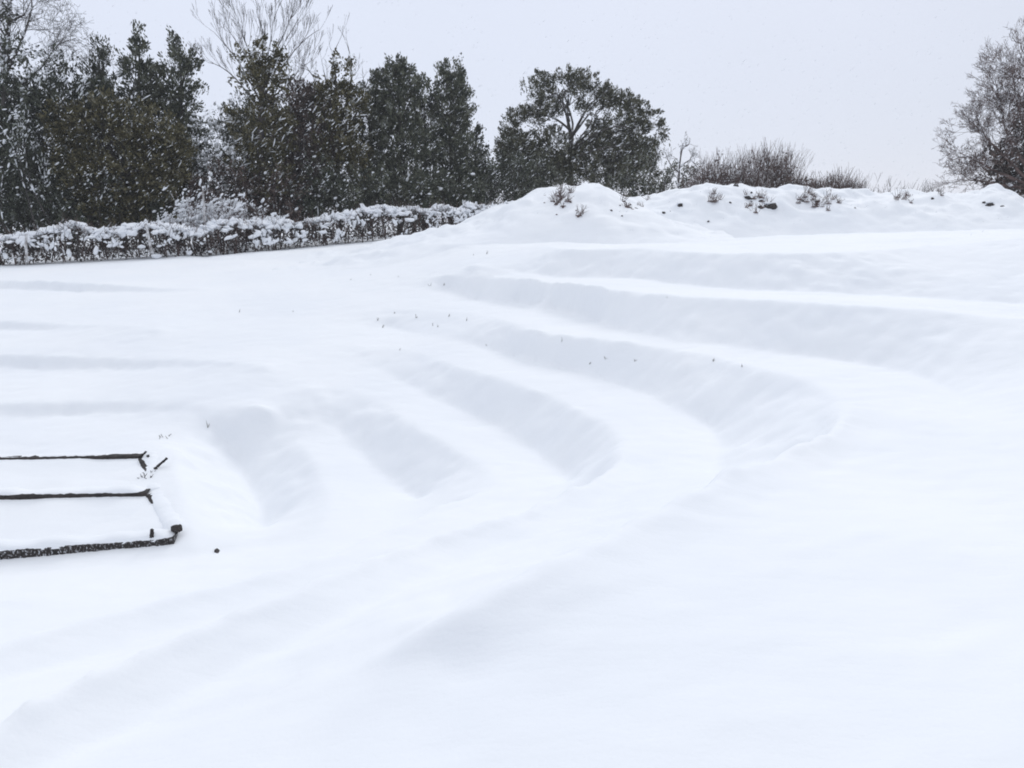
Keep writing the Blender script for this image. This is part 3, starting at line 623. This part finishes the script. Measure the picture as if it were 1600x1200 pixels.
def fpost(label, u, v0, v1, D, r, lean, dark=False):
    a = Q(u, v1, D); b = Q(u + lean, v0, D); mbp = MB(); a[2] -= .12
    sg = limb([a, (a + b) / 2 + rng.normal(0, .008, 3), b], r, r * .85); skin(mbp, sg, 6)
    lumps(mbp, np.array([b]), np.array([[0, 0, 1.0]]), r * .6, r * .86, None, .08)
    o = mbp.build('fence_post', M['wetwood' if dark else 'post'], origin=a); tag(o, label, 'post', 'fence posts in the hedge')
    s_ = MB(); lumps(s_, np.array([b + [0, 0, r * .9]]), np.array([[0, 0, 1.0]]), r * .9, r * 1.05, None, .15); sn = s_.build('snow_cap', M['fleck'], o, origin=a)
fpost('thin snow plastered post standing before the hedge near the left edge', 41, 366, 402, 19.5, .034, 0)
fpost('snow plastered post leaning left before the hedge below the round topped conifer', 237, 350, 388, 20.7, .036, -9)
fpost('dark stub post in the hedge between the two pale posts', 123, 366, 396, 20.1, .03, -3, True)
fpost('pale upright post rising behind the hedge in front of the snow laden bush', 319, 294, 340, 21.9, .03, -2)

# ------------------------------------------------------------------ clods, stones and stalks poking through the snow
def clod(name, label, u, v, D, r, group, cat, mat='soil', zf=None, flat=.7, capsnow=True):
    c = Q(u, v, D)
    if zf is not None: c[2] = float(zf(np.array([c[0]]), np.array([c[1]]))[0])
    c[2] -= .35 * r if zf is not None else 0
    mbp = MB(); k = max(1, int(r / .035))
    cc = c + rng.normal(0, r * .35, (k, 3)) * np.array([1.2, .6, .45]); cc[0] = c
    lumps(mbp, cc, rdir(k) * np.array([1, .6, .3]), r * rng.uniform(.6, 1.05, k), r * rng.uniform(.5, .8, k), r * flat * rng.uniform(.6, 1, k), .35)
    o = mbp.build(name, M[mat], None, False, origin=c); tag(o, label, cat, group)
    if capsnow and r > .07:
        s_ = MB(); lumps(s_, np.array([c + [0, .02, r * flat * .85]]), np.array([[1, .2, 0]]), r * .8, r * .6, r * .22, .2); s_.build('snow_cap', M['fleck'], o, origin=c)
    return o
def hit(u, v, f, y0, y1):
    """depth where the sight line meets the bank surface"""
    d = ray(u, v); yy = np.linspace(y0, y1, 400); x_ = d[0] / d[1] * yy; z_ = d[2] / d[1] * yy
    k = np.where(f(x_, yy) > z_)[0]; return yy[k[0]] if len(k) else (y0 + y1) / 2
BC = 'dark clods and weeds showing through the far bank'
for u, v, r, lab in ((1062, 321, .095, 'black clod alone on the bank, below the reddish brown bush'), (1200, 323, .13, 'largest dark clod on the bank, below the spiky brown shrub'), (1168, 308, .085, 'dark clod upper left of the largest one on the bank'),
        (1174, 301, .05, None), (1141, 317, .05, 'small round clod left of the largest clod cluster'), (1190, 314, .07, 'dark clod touching the largest one from above'), (1151, 290, .075, 'brown clod perched on the crest of the bank'), (1277, 315, .065, 'dark clod under the fallen weed stems on the bank'),
        (1336, 325, .045, 'lone small clod on the bare stretch right of the weed stems'), (1037, 332, .055, None), (1018, 333, .03, None), (1047, 330, .03, None), (1107, 346, .035, None), (1174, 316, .035, None), (1547, 319, .11, 'dark clod on the bank nearest the right hand tree'), (1538, 316, .05, None), (1566, 322, .045, None), (1405, 305, .035, None), (1457, 311, .05, 'small grey clod below the tallest sapling'), (1287, 313, .03, None), (1255, 314, .04, None), (1000, 350, .03, None)):
    clod('soil_clod', lab or 'small dark soil clod poking through the snow of the far bank', u, v, hit(u, v, bank_z, 17.2, 20.6), r * 1.25, BC, 'clod', zf=bank_z)
for u, v, r in ((851, 305, .035), (851, 318, .03), (868, 303, .045), (890, 296, .05), (884, 312, .035), (892, 316, .04), (880, 325, .05), (866, 315, .03), (903, 340, .045), (900, 330, .03), (870, 335, .03), (975, 314, .05), (985, 320, .045), (968, 322, .035), (994, 325, .04), (972, 337, .03), (955, 330, .045)):
    f = mound_z if u < 950 else (lambda a, b: np.maximum(mound_z(a, b), bank_z(a, b)))
    clod('soil_clod', 'small grey brown clod showing through the face of the tall mound' if u < 950 else 'small dark clod in the dip right of the tall mound', u, v, hit(u, v, f, 15.8, 20.2), r, 'clods on the tall mound' if u < 950 else 'clods in the dip beside the mound', 'clod', mat='soil' if u > 950 else 'twig', zf=f)
def weed(label, u, v, zf, D, h, n, group, mat='stalk', lean=.2, name='dead_weed', r=.0045, sp=.25):
    c = Q(u, v, D); c[2] = float(np.ravel(zf(np.array([c[0]]), np.array([c[1]])))[0]) - .02
    sg = []
    for k in range(n): grow(c + rng.normal(0, .012 * n ** .5, 3) * [1, 1, 0] * (k > 0 and n > 3), (rng.normal(lean, sp), rng.normal(0, .2), 1), h * rng.uniform(.5, 1), r, 1, sg, spread=.4, up=.05, kids=(1, 2), shrink=.5, segs=2, rmin=.002)
    kn = .006 if n < 4 else .02 + .022 * n ** .5
    mbp = MB(); skin(mbp, sg, 4); lumps(mbp, c[None] + [0, 0, -.01 if n > 3 else .005], np.array([[1.0, 0, 0]]), kn, kn, min(.015, kn)); o = mbp.build(name, M[mat], origin=c); return tag(o, label, 'weed', group)
for u, v, lab, h, n in ((1262, 302, 'sheaf of dry weed stems on the bank crest below the dark scrub', .35, 14), (1275, 322, 'drooping weed stems on the bank face below the dark scrub', .25, 14), (1290, 308, 'short weed tuft right of the sheaf of dry stems', .22, 9), (893, 300, 'dry weed tuft near the top of the tall mound', .22, 10), (872, 318, 'dry weed tuft on the face of the tall mound', .2, 9), (904, 335, 'dry weed tuft low on the face of the tall mound', .22, 10), (1400, 312, 'thin dry stems on the bank under the saplings', .3, 6), (1110, 314, 'faint dry stems on the bank below the reddish bush', .2, 7), (1180, 330, 'dry stems under the largest clod on the bank', .2, 7)):
    f = mound_z if u < 950 else bank_z
    weed(lab, u, v, f, hit(u, v, f, 15.8, 20.6), h * .8, int(n * 1.4), 'dry weeds on the far banks', 'twig', sp=.55, r=.005)
for (u0, v0, su, sv, m, mound, lab) in ((875, 312, 20, 12, 14, True, 'wispy weed tuft in the dry patch on the face of the tall mound'), (1275, 312, 20, 11, 14, False, 'wispy weed tuft in the dry patch on the bank below the dark scrub'),
        (1180, 315, 22, 9, 9, False, 'wispy weed tuft among the largest clods on the bank'), (982, 318, 16, 8, 7, False, 'wispy weed tuft in the dip right of the tall mound'), (1425, 308, 40, 5, 9, False, 'wispy weed tuft on the bank crest under the saplings'), (1112, 312, 18, 8, 5, False, 'wispy weed tuft on the bank below the reddish brown bush')):
    for k in range(m):
        u, v = rng.normal(u0, su * .6), rng.normal(v0, sv * .6); f = mound_z if mound else (lambda a, b: np.maximum(mound_z(a, b), bank_z(a, b)) if u0 < 1000 else bank_z(a, b))
        weed(lab, u, v, f, hit(u, v, f, 15.8, 20.6), rng.uniform(.07, .16), int(rng.integers(6, 13)), lab.replace('wispy weed tuft', 'weed tufts'), 'twig', rng.normal(.2, .3), sp=.6, r=.005)
def gz(u, v):
    d = ray(u, v); t = np.linspace(2.2, 24, 4000); q = d[None] * (t / d[1])[:, None]
    k = np.where(ground(q[:, 0], q[:, 1]) > q[:, 2])[0]; return t[k[0]] if len(k) else 12
for u, v, h, lab in ((374, 488, .07, 'leftmost lone stalk in the smooth snow below the hedge'), (458, 487, .05, 'faint lone stalk right of the leftmost one in the smooth snow'), (548, 437, .04, 'left one of three tiny stalks above the curved terraces'), (578, 430, .045, 'middle one of three tiny stalks above the curved terraces'), (621, 433, .055, 'darkest of three tiny stalks above the curved terraces'),
        (590, 501, .06, 'upper stalk of the pair at the left end of the third terrace'), (597, 512, .06, 'lower stalk of the pair at the left end of the third terrace'), (676, 509, .05, None), (684, 511, .05, None), (729, 501, .06, 'stalk on the terrace edge right of the small cluster'), (874, 473, .07, 'dark stalk on the upper riser, below the tall mound'), (877, 534, .06, 'flattened stalk on the third riser below the dark one'),
        (946, 562, .055, 'dark bent stalk in the middle of the third riser'), (921, 569, .04, None), (992, 565, .04, None), (1114, 565, .06, 'stalk on the bright tread at the widest part of the terraces'), (1042, 466, .04, None), (760, 540, .04, None), (624, 547, .05, 'stalk on the corner of the fourth riser'), (760, 397, .08, None), (739, 399, .05, None), (694, 446, .06, None), (672, 447, .08, None), (650, 497, .06, None), (616, 490, .06, None), (1160, 573, .04, None), (700, 495, .06, None), (325, 668, .10, 'pale blade sticking up behind the timber bed')):
    weed(lab or 'tiny dead stalk poking from a terrace riser', u, v, ground, gz(u, v), h * .9, 2, 'dead stalks on the terraces', 'stalk', .15, 'dead_stalk', .005)

# ------------------------------------------------------------------ sleeper edged bed at the left
bedroot_p = P(270, 866, -2.77)
bed = thing('timber_bed', 'snow filled timber edged bed with dark frosted front beam at the left edge', 'raised bed', bedroot_p)
def beam(a, b, wdt, hgt, rough=.006, n=40):
    """rough sawn beam between the bottom centre points a, b"""
    a, b = np.asarray(a, float), np.asarray(b, float); d = b - a; ln = np.linalg.norm(d); d /= ln; s = np.cross(d, [0, 0, 1.0]); s /= np.linalg.norm(s); u = np.cross(s, d)
    pr = []                                              # rounded profile
    for cx, cz, a0 in ((1, 1, 0), (-1, 1, 90), (-1, -1, 180), (1, -1, 270)):
        for k in range(3): an = R(a0 + 45 * k); pr.append((cx * (wdt / 2 - .014) + .014 * math.cos(an), hgt / 2 + cz * (hgt / 2 - .014) + .014 * math.sin(an)))
    pr = np.array(pr); m = len(pr); t = np.linspace(0, ln, n); mb = MB()
    v = a + d * t[:, None, None] + s * pr[None, :, 0:1] + u * pr[None, :, 1:2] + rng.normal(0, rough, (n, m, 3)) * .6
    q = []
    for i in range(n - 1):
        for k in range(m): q.append((i * m + k, i * m + (k + 1) % m, (i + 1) * m + (k + 1) % m, (i + 1) * m + k))
    t3 = [(k, (k + 1) % m, n * m) for k in range(m)] + [((n - 1) * m + k, (n - 1) * m + (k + 1) % m, n * m + 1) for k in range(m)]
    mb.add(np.concatenate([v.reshape(-1, 3), v[:1].mean(1), v[-1:].mean(1)]), q=q, t=t3)
    return mb
def ridge(a, b, wdt, hgt, seed, n=70, m=9, ends=True, freq=14):
    """soft snow ridge lying on a beam top between a and b"""
    a, b = np.asarray(a, float), np.asarray(b, float); d = b - a; d2 = d / np.linalg.norm(d); s = np.cross(d2, [0, 0, 1.0]); s /= np.linalg.norm(s)
    t = np.linspace(0, 1, n); th = np.linspace(0, np.pi, m); mb = MB()
    k = 1 + .35 * vnoise(t * freq, t * 0, 1.0, seed) + .2 * vnoise(t * 3 * freq, t * 0, 1.0, seed + 1)
    en = np.minimum(1, np.minimum(t, 1 - t) * 25 + .05) ** .5 if ends else np.ones(n)
    v = a + d * t[:, None, None] + s * (np.cos(th)[None, :, None] * wdt / 2 * (.9 + .1 * k[:, None, None]) * (.7 + .3 * en[:, None, None])) + np.array([0, 0, 1.0]) * (np.sin(th)[None, :, None] ** .7 * (hgt * k * en)[:, None, None]) - np.array([0, 0, .012])
    id_ = np.arange(n * m).reshape(n, m); mb.add(v, q=np.stack([id_[:-1, :-1], id_[:-1, 1:], id_[1:, 1:], id_[1:, :-1]], -1)); return mb
UP = np.array([0, 0, 1.0])
fa, fb = P(270, 862, -2.77) + [0, .09, 0], P(-420, 912, -2.80) + [0, .09, 0]
ma, mb_ = P(234, 782, -2.60), P(-420, 795, -2.60)
ra, rb = P(222, 721, -2.47), P(-420, 733, -2.47)
part(beam(fa, fb, .16, .115, .005, n=160), 'front_beam', M['timber'], bed)
part(beam(ma, mb_, .12, .10, .004, n=120), 'middle_beam', M['wetwood'], bed)
part(beam(ra, rb, .10, .075, .003, n=120), 'rear_beam', M['wetwood'], bed)
part(beam(fa + [-.06, .12, .0], ma + [.02, -.03, .0], .08, .09, .003, n=30), 'side_beam', M['wetwood'], bed)
part(beam(ma + [.02, .10, .0], ra + [.02, -.05, -.01], .06, .07, .003, n=30), 'side_beam', M['wetwood'], bed)
part(beam(P(189, 868, -2.8) + [0, -.0, 0], P(190, 868, -2.8) + [0, .0, .135], .055, .05, n=10), 'stub_post', M['wetwood'], bed)
part(ridge(fa + [-.015, .012, .108], fb + [0, .012, .108], .18, .06, 5), 'snow_cap', M['snow'], bed)
part(ridge(ma + [0, .03, .09], mb_ + [0, .03, .09], .17, .05, 8), 'snow_cap', M['snow'], bed)
part(ridge(ra + [0, .045, .062], rb + [0, .045, .062], .14, .03, 9), 'snow_cap', M['snow'], bed)
part(ridge(fa + [.03, .02, .045], ma + [.08, .0, .06], .20, .075, 12, freq=4), 'snow_cap', M['snow'], bed)
part(ridge(ma + [.055, .03, .03], ra + [.035, .10, .02], .20, .075, 14, freq=6), 'snow_cap', M['snow'], bed)
def fill(c00, c10, c01, c11, seed, n=60, m=20):
    s_, t_ = np.meshgrid(np.linspace(0, 1, n), np.linspace(0, 1, m)); c = [np.asarray(k, float) for k in (c00, c10, c01, c11)]
    v = (c[0] * (1 - s_)[..., None] + c[1] * s_[..., None]) * (1 - t_)[..., None] + (c[2] * (1 - s_)[..., None] + c[3] * s_[..., None]) * t_[..., None]
    v[..., 2] += .018 * vnoise(v[..., 0], v[..., 1], .35, seed) + .03 * (t_ ** 4) ; mb = MB(); id_ = np.arange(n * m).reshape(m, n)
    mb.add(v, q=np.stack([id_[:-1, :-1], id_[:-1, 1:], id_[1:, 1:], id_[1:, :-1]], -1)); return mb
part(fill(fb + [0, 0, .075], fa + [.0, 0, .075], mb_ + [0, 0, .052], ma + [0, 0, .052], 21), 'bed_snow', M['snow'], bed)
part(fill(mb_ + [0, 0, .05], ma + [0, 0, .05], rb + [0, 0, .024], ra + [0, 0, .034], 22), 'bed_snow', M['snow'], bed)
def board(name, label, cat, a, b, w_, h_, mat='wetwood', group=None):
    o = beam(a, b, w_, h_, n=8, rough=.004).build(name, M[mat], origin=a); return tag(o, label, cat, group)
BT = 'timber ends and sticks round the bed'
q = P(279, 829, -2.62); board('timber_end', 'black timber end jutting past the right corner of the bed', 'timber', q + [-.06, .05, -.035], q + [.02, -.015, -.005], .05, .06, group=BT)
q = P(239, 833, -2.60); board('peg', 'small black peg on the snow of the front right corner, left one of two', 'peg', q + [0, 0, -.04], q + [.01, 0, .03], .03, .03, group=BT)
q = P(251, 833, -2.61); board('peg', 'smaller grey peg right of the black one on the corner', 'peg', q + [0, 0, -.04], q + [.0, 0, .02], .022, .022, 'timber', group=BT)
q = P(243, 734, -2.46); e_ = Q(262, 717, q[1]); board('stake', 'dark stake leaning to the right beside the bed', 'stake', q, e_, .026, .022, group=BT)
clod('stone', 'black stone at the foot of the leaning stake', 244, 733, q[1], .035, BT, 'stone', 'soil', capsnow=False)
q = P(232, 714, -2.40); board('peg', 'short dark peg at the back right corner of the bed', 'peg', q + [-.0, 0, -.06], q + [-.02, 0, .015], .03, .03, group=BT)
q = P(222, 714, -2.41); board('stick', 'thin dark stick poking up from the rear beam end', 'stick', q + [-.02, 0, -.02], Q(229, 706, q[1]), .014, .014, group=BT)
q = P(226, 748, -2.5); weed('frosted weed tuft on the inner side of the bed', 226, 752, lambda a, b: np.array([-2.49]), q[1], .07, 12, BT, 'wetwood', 0, 'dead_weed', .006, .9)
d_ = gz(340, 861); clod('stone', 'lone black stone on the snow right of the bed', 340, 861, d_, .045, BT, 'stone', 'soil', ground, .8, False)
d_ = gz(256, 683); weed('low dry tuft behind the rear beam of the bed', 256, 684, ground, d_, .05, 10, BT, 'stalk', 0, 'dead_weed', .004, 1.2)

# ------------------------------------------------------------------ driving snow in the air
n = 5200
yy = rng.uniform(9, 36, n); xx = rng.uniform(-.75, .75, n) * yy; zz = rng.triangular(-.03, .06, .30, n) * yy
fl = MB(); lumps(fl, np.stack([xx, yy, zz], 1), WIND + rng.normal(0, .12, (n, 3)), (.006 + .034 * rng.random(n) ** 3) * (.5 + yy / 28), rng.uniform(.003, .0055, n) * (.5 + yy / 28), None, .3)
tag(fl.build('falling_snow', M['fleck']), 'flakes of driving snow filling the air', 'snow', kind='stuff')

# ------------------------------------------------------------------ snowy air
hz = MB(); lo, hi = np.array([-250, -130, -4.2]), np.array([250, 270, 13.0])
v = np.array([[(lo, hi)[i][0], (lo, hi)[j][1], (lo, hi)[k][2]] for i in (0, 1) for j in (0, 1) for k in (0, 1)])
hz.add(v, q=[(0, 1, 3, 2), (4, 6, 7, 5), (0, 4, 5, 1), (2, 3, 7, 6), (0, 2, 6, 4), (1, 5, 7, 3)])
hm = bpy.data.materials.new('snowy_air'); hm.use_nodes = True; ht = hm.node_tree; ht.nodes.clear()
ho = ht.nodes.new('ShaderNodeOutputMaterial'); hv = ht.nodes.new('ShaderNodeVolumePrincipled')
hv.inputs['Color'].default_value = (0.97, 0.98, 1.0, 1); hv.inputs['Density'].default_value = 0.0008; hv.inputs['Anisotropy'].default_value = 0.2
ht.links.new(hv.outputs[0], ho.inputs['Volume'])
HAZE = True
if HAZE: tag(hz.build('haze', hm, None, False), 'thin snowy air over the whole field', 'haze', kind='stuff')
